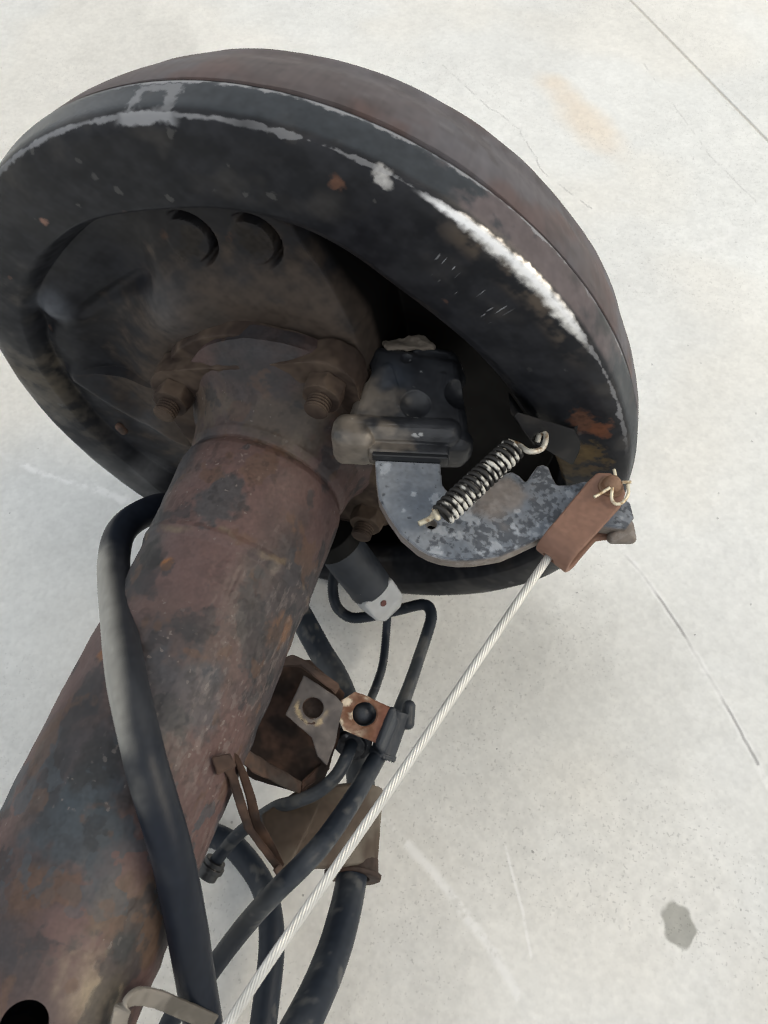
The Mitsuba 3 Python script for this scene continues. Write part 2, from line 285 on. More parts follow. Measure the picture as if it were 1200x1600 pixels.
def plate_col(p, n, uv):
    r, th, w, w2, hot, scuff = plate_masks(p)
    c = mix((.0085, .0095, .0125), (.017, .018, .022), smoothstep(-.15, .2, w))
    band = smoothstep(.1495, .1508, r) * smoothstep(.002, .004, p.y)
    c = mix(c, (.030, .036, .043), band * .8)
    bare = band * smoothstep(28, 44, th + w * 30) * (1 - smoothstep(58, 66, th + w * 30))
    c = mix(c, (.105, .085, .088), bare * .85)
    dust = fbm(p.x * 22 + 2, p.y * 22, p.z * 22, 4)
    low = smoothstep(140, 175, dr.abs(th)) * smoothstep(.118, .124, r)
    c = mix(c, (.080, .068, .052), low * smoothstep(.36, .60, dust + w * .5) * .85)
    inn = 1 - smoothstep(.104, .120, r)
    c = mix(c, (.0135, .012, .0125), inn * smoothstep(.3, .65, dust) * .8)
    pad = 1 - smoothstep(.058, .098, r + w * .06 - .012 * smoothstep(150, 80, th))
    c = mix(c, mi.Color3f(.066, .049, .038) * (.6 + .8 * dust), pad * .8)
    for cc, rr, col in (((-.047, .008, .212), .020, (.085, .084, .088)), ((-.107, .006, .196), .010, (.10, .11, .13)), ((-.080, .008, .118), .012, (.065, .068, .076)), ((-.095, .004, .075), .013, (.11, .112, .118)), ((-.066, .010, .220), .014, (.004, .006, .014)), ((-.030, .006, .212), .012, (.045, .040, .036))):
        c = mix(c, col, spot(p, cc, rr, soft=.9, amp=.5, field=dust) * .8)
    bot = smoothstep(-20, -40, th) * smoothstep(-110, -80, th)
    c = mix(c, (.058, .043, .030), bot * smoothstep(.5, .65, dust) * smoothstep(.12, .13, r) * .7)
    c = mix(c, (.030, .018, .013), bot * (1 - smoothstep(.118, .126, r)) * .8)
    sm = smoothstep(.56, .78, fbm(p.x * 75 + 6, p.y * 75, p.z * 75, 3)) * smoothstep(.120, .126, r)
    c = mix(c, (.050, .046, .043), sm * .45)
    c = c * (.70 + .60 * fbm(p.x * 340, p.y * 340, p.z * 340, 3))
    # small dings, rust blooms
    f, _, k = voronoi(p.x * 105 + p.z * 0, p.z * 105)
    ding = (1 - smoothstep(.05, .16, f + w * .5 + w2 * .35)) * smoothstep(.80, .84, k) * smoothstep(.118, .122, r) * (1 - band)
    c = mix(c, mix((.10, .098, .096), (.10, .055, .04), smoothstep(.93, .95, k)), ding * .45)
    for cc, rr, col in (((.0312, -.002, .2905), .0028, (.15, .075, .05)), ((.0459, -.001, .2931), .0036, (.62, .61, .60)), ((.1226, -.002, .2084), .0060, (.11, .05, .03)), ((.1315, -.002, .2060), .004, (.16, .06, .03)),
                        ((.1285, -.002, .190), .0085, (.13, .085, .035)), ((.120, -.002, .178), .011, (.10, .070, .036)), ((-.0853, -.002, .2501), .0022, (.30, .17, .13)), ((.057, 0, .235), .004, (.07, .05, .04)), ((-.0445, .010, .2425), .0035, (.06, .030, .018)), ((-.018, .010, .2475), .0035, (.07, .034, .02)), ((-.0345, .0115, .2410), .008, (.022, .018, .015)), ((-.008, .0115, .2460), .008, (.022, .018, .015))):
        c = mix(c, mi.Color3f(col) * (.8 + w2 * .9), spot(p, cc, rr, soft=.6, amp=1.2, field=w + .5 + w2 * .5) * .9)
    # short scratches across the channel
    sc = smoothstep(.68, .74, noise(th * 2.6 + 40, r * 260, 0) * .5 + noise(th * 5.5, r * 90) * .5) * smoothstep(48, 51, th) * (1 - smoothstep(60, 63, th)) * smoothstep(.126, .129, r) * (1 - smoothstep(.136, .139, r))
    c = mix(c, (.32, .33, .35), sc * .8)
    hal = (1 - smoothstep(.0, .0065, dr.abs(r - .1452))) * smoothstep(34, 42, th) * (1 - smoothstep(60, 66, th)) * smoothstep(-.12, .12, w)
    c = mix(c, (.12, .092, .068), hal * .6)
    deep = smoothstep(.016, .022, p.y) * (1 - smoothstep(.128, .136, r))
    c = mix(c, (.0015, .0012, .0012), deep * .97)  # shade of the deep recess painted in as near-black colour
    return mix(c * .9, (.24, .245, .26), scuff * .9)
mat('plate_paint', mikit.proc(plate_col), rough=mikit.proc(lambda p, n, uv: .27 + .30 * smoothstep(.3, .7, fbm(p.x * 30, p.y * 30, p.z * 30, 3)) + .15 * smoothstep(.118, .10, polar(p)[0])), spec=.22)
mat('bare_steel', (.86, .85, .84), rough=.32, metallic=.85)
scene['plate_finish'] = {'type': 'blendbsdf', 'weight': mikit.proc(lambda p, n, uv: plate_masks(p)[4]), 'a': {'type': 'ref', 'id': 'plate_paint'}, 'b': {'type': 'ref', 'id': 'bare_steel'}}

def hose_col(p, n, uv):
    a = fbm(p.x * 40, p.y * 40, p.z * 40, 4); d = fbm(p.x * 500, p.y * 500, p.z * 500, 2)
    sc = smoothstep(.60, .70, fbm(p.x * 210, p.y * 210, p.z * 210, 3) + (a - .5) * .5)
    return mix(mix((.015, .020, .029), (.058, .064, .071), smoothstep(.42, .72, a) * .8), (.11, .11, .105), sc * .45) * (.8 + .4 * d)
mat('hose_rubber', hose_col, rough=.42, spec=.2)
def dusty_hose_col(p, n, uv):
    a = fbm(p.x * 60, p.y * 60, p.z * 60, 4); d = fbm(p.x * 500, p.y * 500, p.z * 500, 2)
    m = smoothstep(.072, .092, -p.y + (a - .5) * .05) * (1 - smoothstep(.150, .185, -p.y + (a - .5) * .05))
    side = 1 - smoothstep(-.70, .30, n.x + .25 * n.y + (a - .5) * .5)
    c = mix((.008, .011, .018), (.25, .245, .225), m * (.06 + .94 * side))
    return c * (.8 + .4 * d)
mat('dusty_hose_rubber', dusty_hose_col, rough=.42, spec=.2)

def brown_col(p, n, uv):
    a = fbm(p.x * 70, p.y * 70, p.z * 70, 4); d = fbm(p.x * 500, p.y * 500, p.z * 500, 3)
    c = mix((.028, .018, .0145), (.080, .048, .035), smoothstep(.35, .65, a))
    c = mix(c, (.04, .033, .03), smoothstep(.55, .7, fbm(p.x * 150, p.y * 150, p.z * 150 + 4, 3)) * .7)
    return c * (.7 + .6 * d)
rust_bump = lambda p, n, uv: fbm(p.x * 330, p.y * 330, p.z * 330, 4) * .0007
mat('bracket_rust', brown_col, rough=.7, spec=.3)
def dark_rust_col(p, n, uv):
    a = fbm(p.x * 130, p.y * 130, p.z * 130, 4); d = fbm(p.x * 600, p.y * 600, p.z * 600, 3)
    return mix((.020, .013, .011), (.060, .034, .025), smoothstep(.38, .66, a)) * (.6 + .8 * d)
mat('dark_rust', dark_rust_col, rough=.75, spec=.25)
def dust_sheet_col(p, n, uv):
    a = fbm(p.x * 60, p.y * 60, p.z * 60, 4); d = fbm(p.x * 500, p.y * 500, p.z * 500, 3)
    return mix((.055, .040, .030), (.115, .100, .082), smoothstep(.35, .65, a)) * (.75 + .5 * d)
mat('dusty_sheet', dust_sheet_col, rough=.7, spec=.3)
def flange_col(p, n, uv):
    a = fbm(p.x * 75, p.y * 75, p.z * 75, 4); d = fbm(p.x * 450, p.y * 450, p.z * 450, 3)
    return mix((.030, .020, .016), (.070, .050, .037), smoothstep(.35, .68, a)) * (.7 + .6 * d)
mat('flange_dirt', flange_col, rough=.75, spec=.25)
def tab_grey_col(p, n, uv):
    a = fbm(p.x * 150, p.y * 150, p.z * 150, 4); d = fbm(p.x * 600, p.y * 600, p.z * 600, 2)
    c = mix((.085, .075, .072), (.15, .13, .12), smoothstep(.35, .65, a))
    ring = dr.sqrt(dr.square(p.x - .0495) + dr.square(p.y + .1106)) + (a - .5) * .004
    c = mix(c, (.42, .33, .20), smoothstep(.0050, .0056, ring) * (1 - smoothstep(.0058, .0070, ring)) * smoothstep(.35, .55, fbm(p.x * 300, p.y * 300, 4, 3)) * smoothstep(.002, -.002, p.y + .1106))
    return c * (.75 + .5 * d)
mat('tab_grey', tab_grey_col, rough=.6, spec=.35)
def tab_orange_col(p, n, uv):
    a = fbm(p.x * 190, p.y * 190, p.z * 190, 4); d = fbm(p.x * 700, p.y * 700, p.z * 700, 2)
    c = mix((.125, .055, .030), (.21, .125, .085), smoothstep(.38, .62, a))
    c = mix(c, (.62, .54, .42), smoothstep(.50, .66, fbm(p.x * 260 + 8, p.y * 260, p.z * 260, 3)) * smoothstep(.0745, .066, p.x) * .85)
    c = mix(c, (.15, .06, .04), smoothstep(.0735, .078, p.x + (a - .5) * .004) * .8)
    return c * (.75 + .5 * d)
mat('tab_orange', tab_orange_col, rough=.65, spec=.3)

def lever_col(p, n, uv):
    a = fbm(p.x * 120, p.y * 120, p.z * 120, 4); g = fbm(p.x * 560 + 5, p.y * 560, p.z * 560, 4) * .7 + a * .3; d = fbm(p.x * 800, p.y * 800, p.z * 800, 2)
    c = mix((.115, .132, .158), (.170, .186, .210), smoothstep(.35, .65, a))
    wear = smoothstep(.075, .095, p.x)
    c = mix(c, (.032, .037, .047), smoothstep(.515, .56, g + wear * .03 - (1 - wear) * .12) * .75)
    c = mix(c, (.30, .325, .36), smoothstep(.61, .67, fbm(p.x * 230, p.y * 230, p.z * 230 + 9, 4) + (.02 - .8 * dr.abs(p.y + .052)) * wear) * .8)
    c = mix(c, (.19, .165, .15), spot(p, (.098, -.030, .190), .014, soft=.8, amp=.9, fr=160) * .8)
    return mix(c, (.15, .12, .095), smoothstep(.1897, .1887, p.z) * .75) * (.8 + .4 * d)
mat('lever_paint', lever_col, rough=.5, spec=.45)
def boot_col(p, n, uv):
    a = fbm(p.x * 90, p.y * 90, p.z * 90, 4); d = fbm(p.x * 500, p.y * 500, p.z * 500, 2); w = fbm(p.x * 260, p.y * 260, p.z * 260, 3)
    c = mix((.012, .013, .016), (.027, .029, .034), smoothstep(.35, .7, a))
    mud = spot(p, (.040, -.022, .186), .019, soft=.4, amp=.6, fr=110)
    mud = dr.maximum(mud, spot(p, (.0415, -.002, .194), .014, soft=.6, amp=.7, fr=130) * .9)
    mud = dr.maximum(mud, spot(p, (.058, -.023, .190), .010, soft=.6, amp=1.0, fr=150) * .6)
    c = mix(c, mi.Color3f(.165, .142, .118) * (.6 + w * .8), mud * .85)
    c = mix(c, (.040, .048, .062), spot(p, (.0475, .006, .200), .009, soft=.6, amp=.5, fr=120) * .8)
    ch = smoothstep(.73, .76, w) * smoothstep(.52, .6, a)
    return mix(c, (.35, .36, .37), ch * .8) * (.85 + .3 * d)
mat('boot_rubber', boot_col, rough=.40, spec=.45)
mat('sensor_rubber', lambda p, n, uv: mi.Color3f(.020, .024, .031) * (.7 + .9 * fbm(p.x * 90, p.y * 90, p.z * 90, 3)), rough=.48, spec=.4)
mat('tab_paint', lambda p, n, uv: mix((.006, .0065, .008), (.016, .015, .015), smoothstep(.5, .7, fbm(p.x * 150, p.y * 150, p.z * 150, 4))), rough=.5, spec=.3)
mat('black_hole', (.004, .004, .004), rough=.7, spec=.2)
mat('black_plastic', (.012, .013, .015), rough=.35, spec=.5)
mat('silver_plastic', lambda p, n, uv: mi.Color3f(.36, .375, .39) * (.85 + .3 * fbm(p.x * 200, p.y * 200, p.z * 200, 3)), rough=.38, spec=.5)
mat('screw_rust', (.10, .035, .03), rough=.6)
def spring_col(p, n, uv):
    a = fbm(p.x * 420, p.y * 420, p.z * 420, 3); b = fbm(p.x * 90, p.y * 90, p.z * 90, 3)
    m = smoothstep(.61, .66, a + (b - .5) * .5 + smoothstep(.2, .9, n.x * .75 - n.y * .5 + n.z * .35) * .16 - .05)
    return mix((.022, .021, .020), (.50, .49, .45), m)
mat('spring_paint', spring_col, rough=.5, spec=.4)
mat('hook_wire', lambda p, n, uv: mix((.50, .48, .42), (.17, .11, .06), smoothstep(.5, .66, fbm(p.x * 500, p.y * 500, p.z * 500, 3))), rough=.45, metallic=.3)
mat('zinc_wire', lambda p, n, uv: mix((.62, .56, .42), (.34, .24, .14), smoothstep(.5, .68, fbm(p.x * 700, p.y * 700, p.z * 700, 2))), rough=.4, metallic=.35)
mat('cable_steel', lambda p, n, uv: mi.Color3f(.60, .59, .56) * (.72 + .5 * fbm(p.x * 160, p.y * 160, p.z * 160, 4)), rough=.36, metallic=.55)
mat('clevis_rust', lambda p, n, uv: mix((.150, .080, .056), (.205, .118, .087), fbm(p.x * 60, p.y * 60, p.z * 60, 4)) * (.82 + .36 * fbm(p.x * 700, p.y * 700, p.z * 700, 2)), rough=.62, spec=.3)
mat('pin_rust', lambda p, n, uv: mix((.24, .15, .09), (.13, .065, .04), fbm(p.x * 260, p.y * 260, p.z * 260, 3)), rough=.6)
mat('strap_metal', lambda p, n, uv: mix((.085, .076, .064), (.19, .172, .15), smoothstep(.4, .65, fbm(p.x * 110, p.y * 110, p.z * 110, 4))), rough=.5, metallic=.2)
mat('dry_mud', lambda p, n, uv: mi.Color3f(.17, .145, .12) * (.6 + .7 * fbm(p.x * 200, p.y * 200, p.z * 200, 4)), rough=.9, spec=.2)

# ------------------------------------------------------------------ the setting: concrete slabs with a sawn joint
j0, j1 = np.array([.0904, .7848]), np.array([.2505, .5598]); jd = (j1 - j0) / np.linalg.norm(j1 - j0); jn = np.array([-jd[1], jd[0]])   # jn points to the far slab
if jn[0] < 0: jn = -jn
def slab(a0, a1, chamfer=.0012):
    P = [j0 + jd * s + jn * a for s, a in ((-5, a0), (5, a0), (5, a1), (-5, a1))]
    s = m3.CrossSection([[list(map(float, q)) for q in P]], m3.FillRule.NonZero)
    return s.extrude(.1 - chamfer).translate([0, 0, -.1]) + s.offset(-chamfer, m3.JoinType.Miter).extrude(.002).translate([0, 0, -.002])
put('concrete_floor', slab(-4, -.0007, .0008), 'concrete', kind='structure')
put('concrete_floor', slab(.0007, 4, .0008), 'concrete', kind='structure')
put('floor_joint', (lambda P: m3.CrossSection([[list(map(float, q)) for q in P]], m3.FillRule.NonZero).extrude(.09).translate([0, 0, -.0904]))([j0 + jd * s + jn * a for s, a in ((-5, -.00065), (5, -.00065), (5, .00065), (-5, .00065))]), 'joint_dust', kind='structure')

# ------------------------------------------------------------------ the rear axle
AX = thing('rear_axle', 'rusty car axle end with brake drum, black backing plate and axle tube on concrete', 'axle')

# axle tube: flared neck, step, sleeve, weld, main tube; a drilled hole near its lower end
prof = [(.0335, .012), (.0500, .004), (.0500, -.0035), (.0455, -.0055), (.0415, -.0095), (.0385, -.0150), (.0368, -.0220), (.0360, -.0270), (.0352, -.0293), (.0346, -.0305), (.0346, -.0318), (.0356, -.0335), (.0364, -.0355), (.0366, -.0400),
        (.0364, -.0550), (.0362, -.0740), (.0366, -.0762), (.0364, -.0780), (.0355, -.0800), (.0354, -.1000), (.0356, -.1200), (.0352, -.1500), (.0347, -.1800), (.0342, -.2080), (.0345, -.2120), (.0340, -.2160), (.0338, -.4200)]
prof = np.array(prof); s = np.r_[0, np.cumsum(np.hypot(*np.diff(prof, axis=0).T))]
ss = np.r_[np.linspace(0, s[-2], 760), s[-1]]
pr = np.stack([np.interp(ss, s, prof[:, 0]), np.interp(ss, s, prof[:, 1])], 1)
NF = 560
tube = revolve_y(pr, NF, closed=False)
v = np.array(tube.vertices); y = v[:, 1]
rad = np.stack([v[:, 0], 0 * y, v[:, 2] - AZ], 1); rad /= np.linalg.norm(rad, axis=1, keepdims=True)
side = np.clip(rad[:, 0], 0, 1) * np.clip((-y - .06) / .03, 0, 1) * np.clip((.2 + y) / .03, 0, 1)
dsp = (meshkit.fbm(v * 30, 3, 1) - .5) * .0012 + (meshkit.fbm(v * 140, 4, 2) - .5) * (.0006 + .0007 * side) + (meshkit.fbm(v * 400, 2, 3) - .5) * .00025
pock = np.clip((meshkit.fbm(v * [220, 90, 220], 3, 7) - .52) * 10, 0, 1); dsp -= pock * .00022 * (.5 + side)
dsp *= np.clip((.004 - y) / .004, 0, 1)
flare = .0135 * np.clip((y + .026) / .020, 0, 1) ** 1.6 * np.exp(-((np.degrees(np.arctan2(rad[:, 2], rad[:, 0])) - 88) / 46) ** 2) * (.8 + .5 * meshkit.fbm(v * 60, 3, 12))
flare += .0035 * np.clip((y + .022) / .016, 0, 1) * (meshkit.fbm(v * 45, 3, 14) - .4)
flare *= np.clip((.008 - y) / .004, 0, 1)
v = v + rad * (dsp + flare)[:, None]; v[:, 0] += .0015 * np.clip((-y - .02) / .06, 0, 1)
n0 = len(v); f = np.array(tube.faces); k = np.arange(NF); k2 = (k + 1) % NF
v = np.vstack([v, [[0, .012, AZ], [0, -.42, AZ]]])
f = np.vstack([f, np.stack([np.full(NF, n0), k2, k], -1), np.stack([np.full(NF, n0 + 1), n0 - NF + k, n0 - NF + k2], -1)])
tm = trimesh.Trimesh(v, f, process=False)
if tm.volume < 0: tm.invert()
bore = rod([.0015, -.03, AZ], [.0015, -.40, AZ], .0300, 48)
hole = rod([.0082, -.2330, AZ + .0165], [.0206, -.2330, AZ + .0420], .0064, 40)
tube_m = man(tm) - bore - hole
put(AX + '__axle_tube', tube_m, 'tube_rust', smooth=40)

# bolted end flange with its nuts and studs
BOLT = [(155, .052), (64, .057), (-43, .056), (-125, .054)]
bp = [(r * math.cos(math.radians(a)), r * math.sin(math.radians(a))) for a, r in BOLT]
fl = m3.Manifold.batch_hull([rod([x, .004, AZ + z], [x, -.0085, AZ + z], .0125, 32) for x, z in bp] )
fl = fl - rod([-.020, .01, AZ + .066], [-.020, -.02, AZ + .066], .017, 48) - rod([-.030, .01, AZ - .045], [-.050, -.02, AZ - .045], .016, 48)
fl = fl ^ rod([0, .01, AZ], [0, -.02, AZ], .069, 96)
put(AX + '__end_flange', finish(fl, .0018, 4, .0042, 75, 4), 'flange_dirt', smooth=40)
ret = rod([-.004, .012, AZ + .004], [-.004, -.0015, AZ + .004], .060, 72, .056)
put(AX + '__bearing_retainer', finish(ret, .0020, 4, .0045, 60, 9), 'flange_dirt', smooth=40)
for i, (x, z) in enumerate(bp):
    o = np.array([x, -.0085, AZ + z]); yv = np.array([0, -1., 0])
    nut = m3.Manifold.cylinder(.0078, .0086, .0086, 6) ^ m3.Manifold.cylinder(.0078, .0096, .0077, 40)
    nut = nut.rotate([90, 12 + 25 * i, 0]).translate(o.tolist())
    nk = put(AX + '__flange_nut', finish(nut, .0012, 1, .0006, 300, i), 'flange_dirt', smooth=35)
    pts = np.linspace(0, .0145, 86); rr = .0046 + .00032 * np.sign(np.sin(pts * 2 * np.pi / .00145))
    rr[-3:] = [.0044, .0040, .0030]; rr[-1] = .001
    put(nk + '__threaded_stud', sweep(o + yv * pts[:, None], rr, 24), 'flange_dirt', smooth=30)

# backing plate: band, worn corner, channel ring, lip and pressed recess as one sheet
LIP = [(-180, .1262), (-167, .1240), (-156, .1236), (-148, .1205), (-133, .1236), (-110, .136), (-88, .139), (-70, .1315), (-50, .1285), (-38, .1295), (-19, .1330), (0, .128), (15, .1215), (28, .1180), (37, .1155), (52, .1130), (63, .1130), (81, .1200), (90, .1188), (104, .1168), (113, .1172), (122, .1190), (133, .1202), (145, .1225), (153, .1255), (160, .1262), (180, .1262)]
NT = 900
th = np.arange(NT) * 2 * np.pi / NT - np.pi
lip = np.interp(np.degrees(th), *np.array(LIP).T); kern = np.hanning(41); kern /= kern.sum()
lip = np.convolve(np.r_[lip[-40:], lip, lip[:40]], kern, 'same')[40:-40]
G = lambda x, z, cx, cz, s: np.exp(-((x - cx) ** 2 + (z - cz) ** 2) / (2 * s * s))
S = lambda a, b, x: np.clip((x - a) / (b - a), 0, 1) ** 2 * (3 - 2 * np.clip((x - a) / (b - a), 0, 1))
def seg(x, z, a, b):
    a, b = np.array(a), np.array(b); d = b - a; t = np.clip(((x - a[0]) * d[0] + (z - a[1]) * d[1]) / (d @ d), 0, 1)
    return np.hypot(x - a[0] - d[0] * t, z - a[1] - d[1] * t)
def floor_y(x, z):
    r = np.hypot(x, z); t = np.degrees(np.arctan2(z, x))
    y = .0125 + 0 * x
    xe = np.interp(z, [-.12, -.08, -.05, 0, .04, .0685, .1, .12], [.004, .010, .022, .040, .037, .031, .010, .000])
    deep = S(0, .007, x - xe)
    y = y - .0065 * S(.092, .070, r) * (1 - deep)
    lowleft = S(-120, -150, t) * (t < 0) + (t > 0) * 0
    y = y - .0065 * lowleft * S(.060, .105, r)
    y = y - .0060 * S(128, 150, t) * S(.092, .112, r)
    y = y - .0075 * G(x, z, -.107, .044, .0085) - .0075 * G(x, z, -.047, .060, .014) + .004 * G(x, z, -.068, .066, .010)
    y = y + .0022 * S(.0045, .0, seg(x, z, (-.096, .040), (-.058, .066)))
    step = (z - .040 - (x + .096) * .68); y = y + .0022 * S(-.004, .004, step) * S(-.05, -.06, x)
    rib = seg(x, z, (-.112, -.004), (-.085, -.026)); rib = np.minimum(rib, seg(x, z, (-.085, -.026), (-.060, -.034)))
    y = y - .0055 * S(.011, .0, rib)
    for cx, cz in ((-.0352, .0905), (-.0085, .0955)):
        dd = np.hypot(x - cx, z - cz); ca = ((x - cx) * .85 + (z - cz) * .5) / np.maximum(dd, 1e-6)
        y = y - .0004 * S(.0098, .0086, dd) + .007 * S(.0088, .0096, dd) * S(.0120, .0110, dd) * S(-.15, .55, ca)
    y = y - .003 * G(x, z, -.1005, -.042, .004)
    dd = seg(x, z, (-.114, -.068), (-.108, -.073)); y = y + .012 * S(.0042, .0030, dd)
    return y + .028 * deep
fixed = [(.1500, .0170), (.1517, .0165), (.1520, .0150), (.1521, .0135), (.1519, .0110), (.1516, .0080), (.1514, .0050), (.1511, .0034), (.1506, .0020), (.1499, .0009), (.1490, .0002), (.1478, -.0004), (.1462, -.0010), (.1445, -.0015)]
rows = [(np.full(NT, a), np.full(NT, b)) for a, b in fixed]
up = .25 + .75 * S(10, 24, np.degrees(th)) * S(100, 80, np.degrees(th))                                      # the upper wall slopes, the lower lip is sharp
for w in np.linspace(.1, 1, 10):
    rows.append(((.1445 * (1 - w) + (lip + .003) * w), -.0015 - .0012 * np.sin(np.pi * min(w * .7, 1)) + .0006 * w))
y_end = rows[-1][1]
re_ = lip - .0008 - up * .010
fe_ = floor_y(re_ * np.cos(th), re_ * np.sin(th)); drop = np.maximum(np.where(np.degrees(th) > 95, fe_, np.minimum(fe_, .0105)) - y_end, .003) / .012
for w in np.linspace(.08, 1, 12):
    rows.append((lip + .003 - .003 * np.sin(w * np.pi / 2) - up * .010 * w * w - .0008 * w, y_end + drop * ((1 - np.cos(w * np.pi / 2)) * .004 + .008 * w * w)))
r_end = rows[-1][0]
y_wall = rows[-1][1]
for w in np.linspace(0, 1, 170)[1:]:
    r = r_end * (1 - w) + .018 * w; fy = floor_y(r * np.cos(th), r * np.sin(th)); b = S(0, .05, w)
    rows.append((r, y_wall * (1 - b) + fy * b))
R = np.array([np.broadcast_to(a, NT) for a, _ in rows]); Y = np.array([np.broadcast_to(b, NT) for _, b in rows])
V = np.stack([R * np.cos(th), Y, R * np.sin(th) + AZ], -1)
V[..., 1] += (meshkit.fbm(V * 22, 3, 5) - .5) * .0014 + (meshkit.fbm(V * 120, 3, 6) - .5) * .0003
m = len(rows); i, j = np.meshgrid(np.arange(m - 1), np.arange(NT), indexing='ij'); j2 = (j + 1) % NT
q = np.stack([i * NT + j, (i + 1) * NT + j, (i + 1) * NT + j2, i * NT + j2], -1).reshape(-1, 4)
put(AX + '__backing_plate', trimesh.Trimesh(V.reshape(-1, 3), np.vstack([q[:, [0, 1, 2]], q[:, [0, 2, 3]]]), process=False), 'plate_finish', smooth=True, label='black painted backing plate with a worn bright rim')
rv = hull([(-.1015, .0034, AZ - .0390), (-.1000, .0034, AZ - .0415)], .0024)
put(AX + '__rivet', finish(rv, .0012, 1), 'bracket_rust', smooth=True)

# brake drum behind the plate
dp = [(.1440, .0178), (.1495, .0178), (.1508, .0186), (.1512, .0200), (.1508, .0240), (.1500, .0290), (.1486, .0350), (.1468, .0410), (.1450, .0450), (.1438, .0480), (.1432, .0500), (.1424, .0540), (.1408, .0578), (.1392, .0592), (.1370, .0600), (.0900, .0610), (.0300, .0610), (.0300, .0540), (.0900, .0540), (.1340, .0530), (.1400, .0400)]
s = np.r_[0, np.cumsum(np.hypot(*np.diff(np.array(dp), axis=0).T))]; ss = np.linspace(0, s[-1], 110)
put(AX + '__brake_drum', revolve_y(np.stack([np.interp(ss, s, np.array(dp)[:, 0]), np.interp(ss, s, np.array(dp)[:, 1])], 1), 900, True, .0022, 26, 11), 'drum_rust', smooth=40, label='brown rusted brake drum behind the plate')

# spring tab on the ring
tab1 = prism([(.0980, -.0150, .2205), (.1000, -.0160, .2225), (.1210, -.0035, .2062), (.1275, -.0030, .1962), (.1240, -.003, .185), (.1080, -.0160, .2065)], (.0006, .0012, -.0014), [((.1098, -.0125, .2065), .0026)])
tab2 = prism([(.0980, -.0150, .2205), (.1080, -.0160, .2065), (.1010, .006, .1990), (.0935, .006, .2060)], (.0010, .0004, -.0014))
tab3 = prism([(.1210, -.0035, .2062), (.1275, -.0030, .1962), (.1240, -.003, .185), (.128, .001, .190), (.132, .001, .199), (.125, .001, .209)], (.0006, .0012, -.0014))
put(AX + '__spring_tab', finish(tab1 + tab2 + tab3, .003, 0), 'tab_paint', smooth=30)

# rubber boot over the lever's pivot
B0 = np.array([.0622, -.0225, .190]); e1 = np.array([.970, .242, 0]); e2 = np.array([-.242, .970, 0]); e3 = np.array([0, 0, 1.])
L = lambda a, b, c: B0 + e1 * a + e2 * b + e3 * c
def rbox(a0, a1, b0, b1, c0, c1, r):
    return hull([L(a, b, c) for a in (a0 + r, a1 - r) for b in (b0 + r, b1 - r) for c in (c0 + r, c1 - r)], r, 20)
bt = rbox(-.0300, .0215, .0030, .0150, -.0120, .0085, .0055) + rbox(-.0300, -.0125, -.0005, .0125, -.0115, .0085, .0050)
bt += rbox(.0100, .0262, .0020, .0135, -.0120, .0045, .0055)
bt += rbox(-.0150, .0165, -.0020, .0080, -.0050, .0035, .0015)
bt += hull([L(-.0200, .010, .0010), L(.0190, .010, .0000), L(-.0130, .0420, .0075), L(.0150, .0390, .0060), L(-.0195, .012, -.016), L(.0205, .012, -.016), L(-.0130, .038, -.02), L(.0180, .036, -.02)], .0050, 20)
bt += hull([L(-.0150, .0170, .0010), L(-.0100, .0360, .0060), L(-.0040, .0200, .0020)], .0058, 20) + hull([L(.0100, .0160, .0005), L(.0125, .0340, .0050)], .0055, 20)
bt += hull([L(.0040, .0455, .0070), L(.0150, .0440, .0060), L(.0180, .038, .002), L(.004, .045, -.02), L(.016, .045, -.02)], .0048, 20)
bt -= ball(L(.0025, .0185, .0120), .0078, 40); bt -= ball(L(.0210, .0255, .0095), .0074, 40); bt -= ball(L(-.0215, .0330, .0080), .0060, 30)
bt -= hull([L(.0030, .0440, .0150), L(.0140, .0425, .0142)], .0040, 20); bt -= ball(L(-.002, .0395, .0152), .0045, 24)
bt += ball(L(-.0090, .0310, .0010), .0095, 32)
put(AX + '__rubber_boot', finish(bt, .0011, 8, .0012, 110, 3), 'boot_rubber', smooth=True)
strip = rbox(-.0135, .0160, -.0034, -.0012, -.0006, .0034, .0006)
put(AX + '__rubber_boot__retainer_strip', finish(strip, .001, 1), 'black_plastic', smooth=35)
mud = hull([L(-.012, .0480, .0105), L(.004, .0510, .0125), L(.008, .0460, .0125), L(-.010, .0445, .0120), L(-.004, .051, .0090)], .0010)
put(AX + '__mud_crust', finish(mud, .0009, 0, .0030, 260, 8), 'dry_mud', smooth=30)

# parking brake lever: a thick hooked plate with two teeth
LV = [(.0509, -.0284), (.0756, -.0223), (.0790, -.0319), (.0819, -.0343), (.0860, -.0310), (.0994, -.0203), (.1034, -.0178), (.1064, -.0190), (.1094, -.0212), (.1107, -.0167), (.1121, -.0122), (.1142, -.0110), (.1162, -.0115), (.1185, -.0155), (.1209, -.0188), (.1260, -.0172), (.1307, -.0139), (.1400, -.0130), (.1489, -.0186), (.1512, -.0247), (.1490, -.0305), (.1430, -.0315), (.1380, -.0320), (.1315, -.0372),
      (.1194, -.0438), (.1125, -.0507), (.1074, -.0553), (.0983, -.0601), (.0925, -.0620), (.0866, -.0629), (.0820, -.0626), (.0778, -.0615), (.0703, -.0576), (.0632, -.0512), (.0578, -.0452), (.0542, -.0372)]
lv = Polygon(LV).buffer(.0008).buffer(-.0016).buffer(.0008)
lv = lv.difference(Point(.0797, -.0497).buffer(.0021))
tail = Polygon([(.0509, -.0284), (.0756, -.0223), (.0740, -.004), (.0480, -.010)])
